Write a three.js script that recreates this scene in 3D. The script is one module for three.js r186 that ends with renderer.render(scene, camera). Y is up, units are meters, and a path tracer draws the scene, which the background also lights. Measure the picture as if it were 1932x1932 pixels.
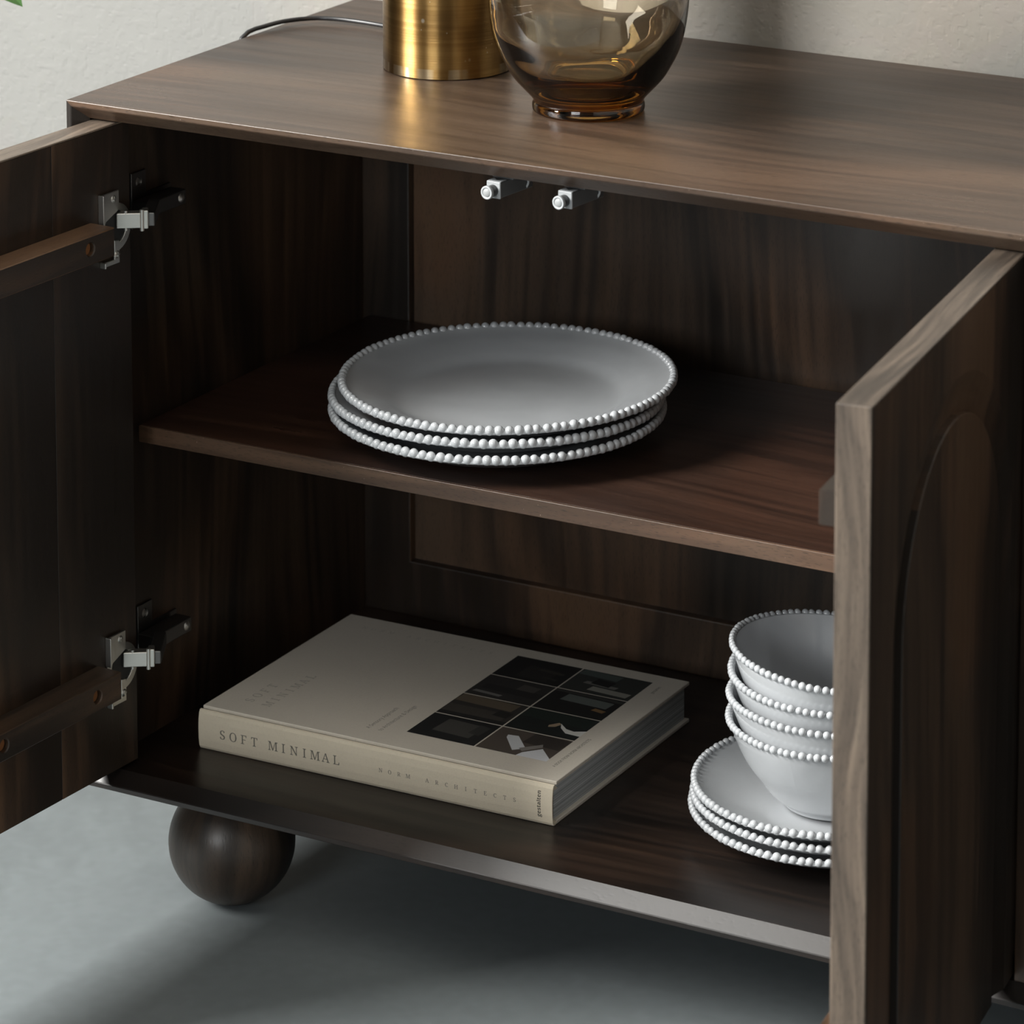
import * as THREE from 'three';
import { mergeGeometries } from 'three/addons/utils/BufferGeometryUtils.js';
import { RoundedBoxGeometry } from 'three/addons/geometries/RoundedBoxGeometry.js';
import { RectAreaLightUniformsLib } from 'three/addons/lights/RectAreaLightUniformsLib.js';

// ---------------------------------------------------------------- camera, light, exposure
const scene = new THREE.Scene();
const B = 0.0864;                                   // height of the cabinet's underside above the floor
const FOCAL = 7614.8, FULL = 6000, PPX = 1027.6, PPY = -529.1;
const camera = new THREE.PerspectiveCamera(2 * Math.atan(FULL / 2 / FOCAL) * 180 / Math.PI, 1, 0.05, 60);
camera.position.set(1.63235, 1.16364 + B, 2.23564);
camera.rotation.set(-0.143, 0.50982, 0, 'YXZ');
camera.setViewOffset(FULL, FULL, FULL / 2 - PPX, FULL / 2 - PPY, 1932, 1932);
camera.focus = 2.78;
camera.userData.fStop = 4.5;
camera.updateProjectionMatrix();
scene.add(camera);

const renderer = new THREE.WebGLRenderer({ antialias: true });
renderer.toneMapping = THREE.LinearToneMapping;
renderer.toneMappingExposure = 1.0;
renderer.shadowMap.enabled = true;
scene.background = new THREE.Color(0.55, 0.62, 0.7);

RectAreaLightUniformsLib.init();
const KEY = { z0: 0.95, z1: 2.25, y0: 1.25, y1: 2.85, x: -1.5 };
const FILL = { x0: -0.2, x1: 1.2, y0: 1.25, y1: 2.25, z: 4.4 };
const keyLight = new THREE.RectAreaLight(new THREE.Color(1.0, 0.985, 0.95), 64, KEY.z1 - KEY.z0, KEY.y1 - KEY.y0);
keyLight.position.set(KEY.x + 0.03, (KEY.y0 + KEY.y1) / 2, (KEY.z0 + KEY.z1) / 2);
keyLight.lookAt(5, (KEY.y0 + KEY.y1) / 2, (KEY.z0 + KEY.z1) / 2);
scene.add(keyLight);
const fillLight = new THREE.RectAreaLight(new THREE.Color(0.95, 0.98, 1.0), 10.5, FILL.x1 - FILL.x0, FILL.y1 - FILL.y0);
fillLight.position.set((FILL.x0 + FILL.x1) / 2, (FILL.y0 + FILL.y1) / 2, FILL.z - 0.03);
fillLight.lookAt((FILL.x0 + FILL.x1) / 2, (FILL.y0 + FILL.y1) / 2, -5);
scene.add(fillLight);

// ---------------------------------------------------------------- helpers
function rng(seed) { let a = seed >>> 0; return () => { a = (a + 0x6D2B79F5) >>> 0; let t = a; t = Math.imul(t ^ (t >>> 15), t | 1); t ^= t + Math.imul(t ^ (t >>> 7), t | 61); return ((t ^ (t >>> 14)) >>> 0) / 4294967296; }; }
const used = {};
function numbered(n) { const k = used[n] = (used[n] ?? -1) + 1; return k ? n + '_' + String(k).padStart(3, '0') : n; }
function shade(o) { o.traverse(m => { if (m.isMesh) { m.castShadow = true; m.receiveShadow = true; } }); return o; }
function tag(o, label, category, group) { o.userData.label = label; if (category) o.userData.category = category; if (group) o.userData.group = group; return o; }
function part(name, geo, mat, parent) { const m = new THREE.Mesh(geo, mat); m.name = name; parent.add(m); return m; }
function thing(name, label, category, group) { const g = new THREE.Group(); g.name = numbered(name); tag(g, label, category, group); scene.add(g); return g; }
function struct(name, geo, mat) { const m = new THREE.Mesh(geo, mat); m.name = name; m.userData.kind = 'structure'; scene.add(m); return shade(m); }

// non-indexed geometry from a list of polygons (arrays of [x,y,z]); each polygon is fanned
function polyGeo(polys) {
  const p = [];
  for (const q of polys) for (let i = 1; i + 1 < q.length; i++) p.push(...q[0], ...q[i], ...q[i + 1]);
  const g = new THREE.BufferGeometry(); g.setAttribute('position', new THREE.Float32BufferAttribute(p, 3)); g.computeVertexNormals(); return g;
}
// a section of (i, z) points swept between two ends; at() maps (along, i, z) to a point, ends give "along" for each i
function sweep(sec, a0, a1, at) {
  const polys = [], n = sec.length;
  for (let k = 0; k < n; k++) { const [i, z] = sec[k], [j, w] = sec[(k + 1) % n]; polys.push([at(a0(i), i, z), at(a1(i), i, z), at(a1(j), j, w), at(a0(j), j, w)]); }
  polys.push(sec.map(([i, z]) => at(a0(i), i, z)).reverse(), sec.map(([i, z]) => at(a1(i), i, z)));
  return fixFacing(polyGeo(polys));
}
// turn faces outwards from the centre where needed (convex bodies)
function fixFacing(g) {
  g.computeBoundingBox(); const c = g.boundingBox.getCenter(new THREE.Vector3()), p = g.attributes.position;
  const a = new THREE.Vector3(), b = new THREE.Vector3(), d = new THREE.Vector3(), n = new THREE.Vector3();
  for (let t = 0; t < p.count; t += 3) {
    a.fromBufferAttribute(p, t); b.fromBufferAttribute(p, t + 1); d.fromBufferAttribute(p, t + 2);
    n.copy(b).sub(a).cross(d.clone().sub(a));
    if (n.dot(a.clone().add(b).add(d).divideScalar(3).sub(c)) < 0) { p.setXYZ(t + 1, d.x, d.y, d.z); p.setXYZ(t + 2, b.x, b.y, b.z); }
  }
  g.computeVertexNormals(); return g;
}
// box from min to max with small chamfers
function cbox(x0, x1, y0, y1, z0, z1, c = 0.0006) {
  const g = new RoundedBoxGeometry(x1 - x0, y1 - y0, z1 - z0, 1, Math.min(c, (x1 - x0) / 2.1, (y1 - y0) / 2.1, (z1 - z0) / 2.1));
  return g.translate((x0 + x1) / 2, (y0 + y1) / 2, (z0 + z1) / 2);
}
// texture coordinates in metres, the grain running along the given axis
function grainUV(geo, axis, ou = 0, ov = 0) {
  const g = geo.index ? geo.toNonIndexed() : geo, p = g.attributes.position, uv = new Float32Array(p.count * 2);
  const P = [new THREE.Vector3(), new THREE.Vector3(), new THREE.Vector3()], n = new THREE.Vector3();
  for (let t = 0; t < p.count; t += 3) {
    for (let k = 0; k < 3; k++) P[k].fromBufferAttribute(p, t + k);
    n.copy(P[1]).sub(P[0]).cross(P[2].clone().sub(P[0]));
    const an = [Math.abs(n.x), Math.abs(n.y), Math.abs(n.z)];
    let d = an.indexOf(Math.max(...an));
    let va = axis, ua = 3 - d - va;
    if (d === axis) { va = (axis + 1) % 3; ua = (axis + 2) % 3; }
    for (let k = 0; k < 3; k++) { const q = P[k].toArray(); uv[(t + k) * 2] = q[ua] + ou; uv[(t + k) * 2 + 1] = q[va] + ov; }
  }
  g.setAttribute('uv', new THREE.BufferAttribute(uv, 2)); return g;
}
function merge(list) { return mergeGeometries(list.map(g => { const q = g.index ? g.toNonIndexed() : g.clone(); for (const k of Object.keys(q.attributes)) if (!['position', 'normal', 'uv'].includes(k)) q.deleteAttribute(k); if (!q.attributes.uv) q.setAttribute('uv', new THREE.Float32BufferAttribute(new Float32Array(q.attributes.position.count * 2), 2)); return q; })); }
function lathe(pts, seg = 64) { return new THREE.LatheGeometry(pts.map(([r, h]) => new THREE.Vector2(r, h)), seg); }
function smoothProfile(pts, n) { return new THREE.CatmullRomCurve3(pts.map(([r, h]) => new THREE.Vector3(r, h, 0)), false, 'centripetal').getPoints(n).map(v => [Math.max(0, v.x), v.y]); }

// ---------------------------------------------------------------- textures
function noiseField(seed, n) { const r = rng(seed), a = new Float32Array(n * n); for (let i = 0; i < a.length; i++) a[i] = r(); return { a, n }; }
const NF = noiseField(7, 256);
function vnoise(x, y, px, py) {                       // tileable value noise: periods px, py (whole numbers up to 256)
  let xi = Math.floor(x), yi = Math.floor(y); const fx = x - xi, fy = y - yi;
  xi = ((xi % px) + px) % px; yi = ((yi % py) + py) % py; const x1 = (xi + 1) % px, y1 = (yi + 1) % py;
  const u = fx * fx * (3 - 2 * fx), v = fy * fy * (3 - 2 * fy), n = NF.n, a = NF.a;
  const A = a[yi * n + xi], Bq = a[yi * n + x1], C = a[y1 * n + xi], D = a[y1 * n + x1];
  return A + (Bq - A) * u + (C - A) * v + (A - Bq - C + D) * u * v;
}
function fbm(u, v, px, py, oct, ou = 0, ov = 0) { let s = 0, w = 0.5, t = 0; for (let k = 0; k < oct; k++) { if (px > 256 || py > 256) break; s += w * vnoise(u * px + ou * (k + 1) * 7.3, v * py + ov * (k + 1) * 5.1, px, py); t += w; px *= 2; py *= 2; w *= 0.5; } return s / t; }
function dataTex(n, m, fn, srgb, size) {
  const d = new Uint8Array(n * m * 4);
  for (let j = 0; j < m; j++) for (let i = 0; i < n; i++) { const c = fn((i + 0.5) / n, (j + 0.5) / m, i, j), o = (j * n + i) * 4; if (c.length) { d[o] = c[0]; d[o + 1] = c[1]; d[o + 2] = c[2]; } else d[o] = d[o + 1] = d[o + 2] = c; d[o + 3] = 255; }
  const t = new THREE.DataTexture(d, n, m, THREE.RGBAFormat); t.wrapS = t.wrapT = THREE.RepeatWrapping; t.magFilter = THREE.LinearFilter; t.minFilter = THREE.LinearMipmapLinearFilter; t.generateMipmaps = true;
  if (srgb) t.colorSpace = THREE.SRGBColorSpace; if (size) t.repeat.set(1 / size[0], 1 / size[1]); t.needsUpdate = true; return t;
}
const clamp = (x, a = 0, b = 1) => Math.min(b, Math.max(a, x)), lerp = (a, b, t) => a + (b - a) * t;
const mix3 = (a, b, t) => [lerp(a[0], b[0], t), lerp(a[1], b[1], t), lerp(a[2], b[2], t)];
const sstep = (a, b, x) => { const t = clamp((x - a) / (b - a)); return t * t * (3 - 2 * t); };

// stained wood: broad bands, streaks along v and short dark pores; warm and grey areas
function woodTex(seed, pal, n, size, poreAmt = 1, specks = 0, bandAmt = 2.3, fineAmt = 0.75) {
  const r = rng(seed), ou = r() * 40, ov = r() * 40;
  const pores = new Float32Array(n * n);
  const count = Math.round(size[0] * size[1] * 90000);
  for (let k = 0; k < count; k++) {
    const x = Math.floor(r() * n), y = Math.floor(r() * n), L = Math.floor((0.0015 + 0.0045 * r()) / size[1] * n) + 1, s = 0.25 + 0.6 * r();
    for (let q = 0; q < L; q++) { const i = ((y + q) % n) * n + ((x + Math.round(Math.sin(q * 0.05 + k) * 0.6) + n) % n); pores[i] = Math.max(pores[i], s * Math.sin(Math.PI * (q + 0.5) / L)); }
  }
  const dust = new Float32Array(n * n);
  for (let k = 0; k < specks; k++) { const x = Math.floor(r() * n), y = Math.floor(r() * n); dust[y * n + x] = 0.35 + 0.5 * r(); if (r() < 0.3) dust[y * n + (x + 1) % n] = 0.6; }
  const map = dataTex(n, n, (u, v, i, j) => {
    const warp = fbm(u, v, 3, 2, 3, ou, ov) - 0.5;
    const band = fbm(u + warp * 0.22, v, 7, 1, 4, ov, ou);
    const fine = fbm(u + warp * 0.05, v, 90, 4, 2, ou, ov);
    const patch = fbm(u, v, 3, 3, 3, ov + 3, ou + 1);
    let t = clamp(0.5 + (band - 0.5) * bandAmt + (fine - 0.5) * fineAmt);
    let c = t < 0.5 ? mix3(pal[0], pal[1], t * 2) : mix3(pal[1], pal[2], t * 2 - 1);
    c = mix3(c, [pal[3][0] * (0.55 + t * 0.7), pal[3][1] * (0.55 + t * 0.7), pal[3][2] * (0.55 + t * 0.7)], 0.5 * sstep(0.48, 0.66, patch));
    const k = 1 - 0.5 * poreAmt * pores[j * n + i];
    c = [c[0] * k, c[1] * k, c[2] * k];
    const s = dust[j * n + i]; if (s) c = mix3(c, [190, 186, 178], s);
    return c;
  }, true, size);
  const rough = dataTex(512, 512, (u, v) => { const f = fbm(u, v, 96, 4, 2, ou, ov), g = fbm(u, v, 4, 3, 3, ov, ou); return 255 * clamp(0.82 + (f - 0.5) * 0.2 + (g - 0.5) * 0.3); }, false, size);
  const bump = dataTex(1024, 1024, (u, v, i, j) => { const f = fbm(u, v, 128, 6, 2, ou, ov); const s = Math.floor(n / 1024); return 255 * clamp(0.65 + (f - 0.5) * 0.3 - 0.55 * pores[(j * s) * n + i * s]); }, false, size);
  return { map, roughnessMap: rough, bumpMap: bump };
}
const PAL = {
  top: [[47, 37, 30], [61, 49, 40], [76, 62, 51], [68, 50, 38]],
  body: [[31, 25, 20], [55, 44, 35], [82, 65, 51], [84, 60, 42]],
};
const W1 = woodTex(11, PAL.top, 2048, [0.62, 0.62], 1.0, 900, 1.25, 0.9), W2 = woodTex(23, PAL.body, 2048, [0.55, 0.55]);
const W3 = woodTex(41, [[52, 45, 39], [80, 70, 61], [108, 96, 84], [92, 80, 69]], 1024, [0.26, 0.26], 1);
const wood = (t, extra) => new THREE.MeshPhysicalMaterial({ ...t, roughness: 0.5, bumpScale: 0.00012, ...extra });
const M = {
  top: wood(W1, { roughness: 0.40, specularIntensity: 0.75 }),
  body: wood(W2, { roughness: 0.50 }),
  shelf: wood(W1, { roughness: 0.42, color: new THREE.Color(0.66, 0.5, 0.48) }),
  front: wood(W2, { roughness: 0.5, color: new THREE.Color(0.62, 0.6, 0.58) }),  // body wood darkened to offset bounced light on the outer door faces
  batten: wood(W2, { roughness: 0.55, color: new THREE.Color(1.1, 1.06, 1.02) }),
  ball: wood(W2, { roughness: 0.45, color: new THREE.Color(1.2, 1.25, 1.3) }),
  edge: wood(W3, { roughness: 0.5 }),  // lighter than the panels: lit look of the door edges put into the colour
  shelfEdgeLit: wood(W1, { roughness: 0.4, color: new THREE.Color(1.6, 1.48, 1.38) }),  // top wood brightened; the light on the shelf front is in the tint
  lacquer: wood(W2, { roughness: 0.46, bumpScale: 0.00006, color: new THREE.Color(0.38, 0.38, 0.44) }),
  nickel: new THREE.MeshStandardMaterial({ color: new THREE.Color(0.66, 0.65, 0.61), metalness: 1, roughness: 0.36 }),
  nickelShaded: new THREE.MeshStandardMaterial({ color: new THREE.Color(0.16, 0.155, 0.15), metalness: 1, roughness: 0.4 }),  // hinge metal darkened; the shadow inside the cabinet is in the colour
  cup: new THREE.MeshStandardMaterial({ color: new THREE.Color(0.03, 0.03, 0.03), metalness: 0.4, roughness: 0.5 }),  // near black, standing in for the shade inside the hinge hollow
  plasticGrey: new THREE.MeshStandardMaterial({ color: new THREE.Color(0.10, 0.105, 0.108), roughness: 0.5 }),
  plasticMid: new THREE.MeshStandardMaterial({ color: new THREE.Color(0.24, 0.25, 0.255), roughness: 0.45 }),
  plasticLight: new THREE.MeshStandardMaterial({ color: new THREE.Color(0.32, 0.335, 0.345), roughness: 0.4 }),
  plasticDark: new THREE.MeshStandardMaterial({ color: new THREE.Color(0.035, 0.035, 0.035), roughness: 0.4 }),
  bareWood: new THREE.MeshStandardMaterial({ color: new THREE.Color(0.22, 0.085, 0.025), roughness: 0.8 }),
};

// ---------------------------------------------------------------- room
const plasterMap = dataTex(1024, 1024, (u, v) => { const a = fbm(u, v, 3, 3, 5, 2, 9), b = fbm(u, v, 5, 4, 4, 12, 3), c = mix3([144, 138, 130], [136, 136, 133], sstep(0.35, 0.65, a)); const k = 1 + (b - 0.5) * 0.1; return [c[0] * k, c[1] * k, c[2] * k]; }, true, [1.1, 1.1]);
const plasterBump = dataTex(2048, 2048, (u, v) => { const a = fbm(u, v, 128, 128, 2, 1, 4), b = fbm(u, v, 180, 180, 1, 3, 2), c = fbm(u, v, 9, 9, 3, 6, 1); return 255 * clamp(0.35 + sstep(0.4, 0.8, a) * 0.4 - sstep(0.7, 0.95, b) * 0.35 + (c - 0.5) * 0.4); }, false, [0.6, 0.6]);
M.plaster = new THREE.MeshStandardMaterial({ map: plasterMap, bumpMap: plasterBump, bumpScale: 0.00045, roughness: 0.92 });
M.paint = new THREE.MeshStandardMaterial({ color: new THREE.Color(0.07, 0.07, 0.068), roughness: 0.9 });
M.paintLight = new THREE.MeshStandardMaterial({ color: new THREE.Color(0.40, 0.39, 0.37), roughness: 0.9 });
M.frame = new THREE.MeshStandardMaterial({ color: new THREE.Color(0.5, 0.5, 0.48), roughness: 0.5 });
const floorMap = dataTex(1024, 1024, (u, v) => {
  const w = fbm(u, v, 3, 3, 3, 5, 5) - 0.5, a = fbm(u + w * 0.2, v + w * 0.3, 4, 4, 5, 1, 8), q = u * 2 + v + w * 0.15, s = fbm(q, v - u + w * 0.2, 20, 110, 2, 4, 2), m = sstep(0.45, 0.62, fbm(u, v, 6, 6, 3, 9, 4)), t = fbm(u, v, 200, 200, 1);
  const k = 0.9 + (a - 0.5) * 0.22 + (s - 0.5) * 0.07 * m + (t - 0.5) * 0.04; return [115 * k, 122 * k, 124 * k];
}, true, [1.3, 1.3]);
M.floor = new THREE.MeshStandardMaterial({ map: floorMap, roughness: 0.62 });
const XL = -1.5, XR = 3.9, ZB = -0.395, ZF = 4.4, H = 3.5, TW = 0.2;
const bx = (x0, x1, y0, y1, z0, z1) => new THREE.BoxGeometry(x1 - x0, y1 - y0, z1 - z0).translate((x0 + x1) / 2, (y0 + y1) / 2, (z0 + z1) / 2);
struct('floor', grainUV(bx(XL - TW, XR + TW, -0.2, 0, ZB - TW, ZF + TW), 0), M.floor);
struct('ceiling', bx(XL - TW, XR + TW, H, H + 0.2, ZB - TW, ZF + TW), M.paintLight);
struct('wall_back', grainUV(bx(XL - TW, XR + TW, 0, H, ZB - TW, ZB), 1), M.plaster);
struct('wall_right', bx(XR, XR + TW, 0, H, ZB, ZF), M.paintLight);
struct('wall_left', merge([bx(XL - TW, XL, 0, KEY.y0, ZB, ZF), bx(XL - TW, XL, KEY.y1, H, ZB, ZF), bx(XL - TW, XL, KEY.y0, KEY.y1, ZB, KEY.z0), bx(XL - TW, XL, KEY.y0, KEY.y1, KEY.z1, ZF)]), M.paint);
struct('wall_front', merge([bx(XL - TW, XR + TW, 0, FILL.y0, ZF, ZF + TW), bx(XL - TW, XR + TW, FILL.y1, H, ZF, ZF + TW), bx(XL - TW, FILL.x0, FILL.y0, FILL.y1, ZF, ZF + TW), bx(FILL.x1, XR + TW, FILL.y0, FILL.y1, ZF, ZF + TW)]), M.paint);
{
  const pane = (e) => new THREE.MeshStandardMaterial({ color: 0xe8eef2, roughness: 0.6, emissive: new THREE.Color(0.93, 0.98, 1.0), emissiveIntensity: e });
  const w1 = new THREE.Group(); w1.name = 'window_1'; w1.userData.kind = 'structure'; scene.add(w1);
  const f = 0.05, x0 = XL - 0.09, x1 = XL - 0.03, k = KEY;
  part('window_frame', merge([bx(x0, x1, k.y0, k.y0 + f, k.z0, k.z1), bx(x0, x1, k.y1 - f, k.y1, k.z0, k.z1), bx(x0, x1, k.y0, k.y1, k.z0, k.z0 + f), bx(x0, x1, k.y0, k.y1, k.z1 - f, k.z1), bx(x0, x1, k.y0, k.y1, (k.z0 + k.z1) / 2 - f / 2, (k.z0 + k.z1) / 2 + f / 2)]), M.frame, w1);
  part('window_pane', bx(x0 + 0.02, x0 + 0.03, k.y0, k.y1, k.z0, k.z1), pane(1.5), w1);
  const w2 = new THREE.Group(); w2.name = 'window_2'; w2.userData.kind = 'structure'; scene.add(w2);
  const z0 = ZF + 0.03, z1 = ZF + 0.09, q = FILL;
  part('window_frame', merge([bx(q.x0, q.x1, q.y0, q.y0 + f, z0, z1), bx(q.x0, q.x1, q.y1 - f, q.y1, z0, z1), bx(q.x0, q.x0 + f, q.y0, q.y1, z0, z1), bx(q.x1 - f, q.x1, q.y0, q.y1, z0, z1)]), M.frame, w2);
  part('window_pane', bx(q.x0, q.x1, q.y0, q.y1, z1 - 0.03, z1 - 0.02), pane(0.6), w2);
}

// ---------------------------------------------------------------- sideboard
const CW = 1.4455, CH = 0.5, CD = 0.3866, E = 0.00384, TH = 0.01327, BD = 0.0094, MID = CW / 2;
const sb = thing('sideboard', 'long dark brown wooden sideboard with ball feet, two arched doors standing open', 'sideboard');
sb.position.y = B;
const YI = TH;                                         // inner bottom surface
{
  const sec = [[0, -CD], [0, -0.0005], [0.00015, -0.00015], [0.0005, 0], [E - 0.0004, 0], [E + 0.0004, -0.0004], [TH, -BD], [TH, -CD]];
  const i0 = i => i, iW = i => CW - i, iH = i => CH - i;
  part('top_panel', grainUV(sweep(sec, i0, iW, (a, i, z) => [a, CH - i, z]), 0, 0.21, 0.1), M.top, sb);
  part('bottom_panel', grainUV(sweep(sec, i0, iW, (a, i, z) => [a, i, z]), 0, 0.05, 0.3), M.lacquer, sb);
  part('side_panel', grainUV(sweep(sec, i0, iH, (a, i, z) => [i, a, z]), 1, 0.12, 0.07), M.body, sb);
  part('side_panel', grainUV(sweep(sec, i0, iH, (a, i, z) => [CW - i, a, z]), 1, 0.3, 0.27), M.body, sb);
  part('divider', grainUV(cbox(MID - 0.0065, MID + 0.0065, TH, CH - TH, -0.368, -BD, 0.0006), 1, 0.4, 0.1), M.body, sb);
  for (const s of [0, 1]) {                            // framed back of each compartment, and its shelf
    const x0 = s ? MID + 0.0065 : TH, x1 = s ? CW - TH : MID - 0.0065, zb = -0.3866, zf = -0.3678, st = 0.0427;
    const fr = new THREE.Shape([new THREE.Vector2(x0, TH), new THREE.Vector2(x1, TH), new THREE.Vector2(x1, CH - TH), new THREE.Vector2(x0, CH - TH)]);
    fr.holes.push(new THREE.Path([new THREE.Vector2(x0 + st, TH + 0.045), new THREE.Vector2(x0 + st, CH - TH - 0.045), new THREE.Vector2(x1 - st, CH - TH - 0.045), new THREE.Vector2(x1 - st, TH + 0.045)]));
    const fg = new THREE.ExtrudeGeometry(fr, { depth: 0.0128, bevelEnabled: true, bevelThickness: 0.0012, bevelSize: 0.0012, bevelOffset: -0.0012, bevelSegments: 2 });
    const bk = part('back_frame', grainUV(fg.translate(0, 0, zf - 0.0128 - 0.0012), 1, 0.03 + s * 0.2, 0.2), M.body, sb);
    part('back_board', grainUV(bx(x0 + st - 0.006, x1 - st + 0.006, TH + 0.04, CH - TH - 0.04, zb + 0.001, -0.3756), 1, 0.17 + s * 0.1, 0.4), M.body, bk);
    const sh = part('shelf', grainUV(cbox(x0 + 0.0075, x1 - 0.0025, 0.2411, 0.2532, -0.366, -0.0545, 0.0001), 0, 0.33 + s * 0.1, 0.02), M.shelf, sb);
    part('lit_edge_strip', grainUV(cbox(x0 + 0.0075, x1 - 0.0025, 0.2411, 0.2532, -0.0545, -0.052, 0.0005), 0, 0.13 + s * 0.1, 0.2), M.shelfEdgeLit, sh);  // added strip that carries the painted brightness of the shelf front
  }
}
// ball feet
{
  const R = 0.0454, cy = -0.041, pts = [];
  const t0 = Math.asin(-1 + 0.0004 / R), t1 = Math.asin(-cy / R);
  pts.push([0.0001, cy - R + 0.0004]);
  for (let k = 0; k <= 40; k++) { const t = lerp(t0, t1, k / 40); pts.push([R * Math.cos(t), cy + R * Math.sin(t)]); }
  const g = lathe(pts, 64);
  { const p = g.attributes.position, uv = g.attributes.uv; for (let i = 0; i < p.count; i++) uv.setXY(i, Math.atan2(p.getX(i), p.getZ(i)) * R, p.getY(i)); }
    for (const [x, z] of [[0.0975, -0.051], [CW - 0.0975, -0.051], [0.0975, -0.335], [CW - 0.0975, -0.335]]) { const f = part('ball_foot', g, M.ball, sb); f.position.set(x, -0.0004, z); }
}
// doors: local x from the hinge edge to the free edge, z = 0 on the inner face, the outer face at out * TD
const TD = 0.0206, DW = 0.349, DB = 0.0163, DT = 0.4853, DC = DW / 2, SPR = 0.32, RO = 0.13, RI = 0.105;
function archPath(r, n = 28) { const p = [[DC + r, DB]]; for (let k = 0; k <= n; k++) { const t = Math.PI * k / n; p.push([DC + r * Math.cos(t), SPR + r * Math.sin(t)]); } p.push([DC - r, DB]); return p; }
const V2 = a => a.map(([x, y]) => new THREE.Vector2(x, y));
function makeDoor(out, seed) {
  const d = new THREE.Group(); d.name = 'door';
  const r = rng(seed), tb = 0.0116, nb = 4, EB = 0.0016, bw = (DW - EB) / nb;
  const flip = g => out > 0 ? g : g.clone().scale(1, 1, -1);
  const fu = r() * 0.5, fv = r() * 0.5, mk = (name, g, mat, axis, par = d, same) => part(name, grainUV(fixIf(flip(g), out), axis, same ? fu : r() * 0.5, same ? fv : r() * 0.5), mat, par);
  for (let k = 0; k < nb; k++) {                       // four upright boards
    const a = k * bw, b = a + bw, e0 = k ? 0.0004 : 0.0008, e1 = k < nb - 1 ? 0.0004 : 0.00005;
    const sec = [[a + (k ? 0.0002 : 0), tb], [a + (k ? 0.0002 : 0), e0], [a + e0, 0], [b - e1, 0], [b - (k < nb - 1 ? 0.0002 : 0), e1], [b - (k < nb - 1 ? 0.0002 : 0), tb]];
    mk('board', sweep(sec, () => DB, () => DT - EB, (y, x, z) => [x, y, z]), M.body, 1);
  }
  for (const [x0, x1, y0, y1, ax] of [[DW - EB, DW, DB, DT, 1], [0, DW - EB, DT - EB, DT, 0]]) mk('lit_edge_strip', cbox(x0, x1, y0, y1, 0, TD, 0.0007), M.edge, ax);  // added strips, light on the door edges painted into their tone
  const ao = archPath(RO), ai = archPath(RI);
  const outer = new THREE.Shape(V2([[0, DB], [DC - RO, DB], ...ao.slice(1, -1).reverse(), [DC + RO, DB], [DW - EB, DB], [DW - EB, DT - EB], [0, DT - EB]]));
  mk('front_frame', new THREE.ExtrudeGeometry(outer, { depth: TD - tb, bevelEnabled: false }).translate(0, 0, tb), M.front, 1, d, true);
  const ring = []; const prof = [];
  for (let k = 0; k <= 6; k++) { const t = k / 6; prof.push([lerp(RO, RI, t), TD - 0.0062 * Math.sin(t * Math.PI / 2)]); }
  for (let k = 0; k < 6; k++) { const p0 = archPath(prof[k][0]), p1 = archPath(prof[k + 1][0]); for (let i = 0; i + 1 < p0.length; i++) ring.push([[...p0[i], prof[k][1]], [...p1[i], prof[k + 1][1]], [...p1[i + 1], prof[k + 1][1]], [...p0[i + 1], prof[k][1]]]); }
  const rg = polyGeo(ring); if (out < 0) rg.scale(1, 1, -1); rg.computeVertexNormals();
  part('arch_moulding', grainUV(rg, 1, fu, fv), M.front, d);
  mk('arch_panel', new THREE.ExtrudeGeometry(new THREE.Shape(V2(ai)), { depth: TD - tb - 0.0018, bevelEnabled: true, bevelThickness: 0.0008, bevelSize: 0.0008, bevelOffset: -0.0008, bevelSegments: 2 }).translate(0, 0, tb), M.front, 1, d, true);
  for (const [y0, h] of [[0.4005, 0.0203], [0.0805, 0.0198]]) {   // two battens with screw holes
        const s = new THREE.Shape(V2([[0.046, y0], [DW - 0.041, y0], [DW - 0.041, y0 + h], [0.046, y0 + h]]));
    const hx = [0.073, DC, DW - 0.073];
    for (const x of hx) { const p = new THREE.Path(); p.absellipse(x, y0 + h * 0.54, 0.0046, 0.0046, 0, Math.PI * 2, true); s.holes.push(p); }
    const g = new THREE.ExtrudeGeometry(s, { depth: 0.0205, bevelEnabled: true, bevelThickness: 0.0007, bevelSize: 0.0007, bevelOffset: -0.0007, bevelSegments: 1, curveSegments: 10 });
    g.translate(0, 0, -0.0205 - 0.0007);
    mk('batten', g, M.batten, 0, d);
    for (const x of hx) { const pg = new THREE.CylinderGeometry(0.0046, 0.0046, 0.009, 14).rotateX(Math.PI / 2).translate(x, y0 + h * 0.54, -0.0135); part('screw_hole', flip(pg), M.bareWood, d); }
  }
  return d;
}
function fixIf(g, out) { if (out > 0) return g; const q = g.index ? g.toNonIndexed() : g, p = q.attributes.position; for (let t = 0; t < p.count; t += 3) { const b = [p.getX(t + 1), p.getY(t + 1), p.getZ(t + 1)]; p.setXYZ(t + 1, p.getX(t + 2), p.getY(t + 2), p.getZ(t + 2)); p.setXYZ(t + 2, ...b); } q.computeVertexNormals(); return q; }
function setFrame(o, origin, dir) { o.position.set(...origin); o.rotation.y = Math.atan2(-dir[1], dir[0]); }
const AL = 0.0455, AR = 0.1385;
const HL = [0.0347, 0, -0.0262], dl = [-Math.sin(AL), Math.cos(AL)];
const doorL = makeDoor(1, 5); setFrame(doorL, HL, dl); sb.add(doorL);
doorL.userData.label = 'open left door, inner face showing';
const dr = [Math.sin(AR), Math.cos(AR)], nr = [-Math.cos(AR), Math.sin(AR)];
const HR = [0.71355 + TD * nr[0] - 0.0155 * dr[0], 0, -0.01826 + TD * nr[1] - 0.0155 * dr[1]];
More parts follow.
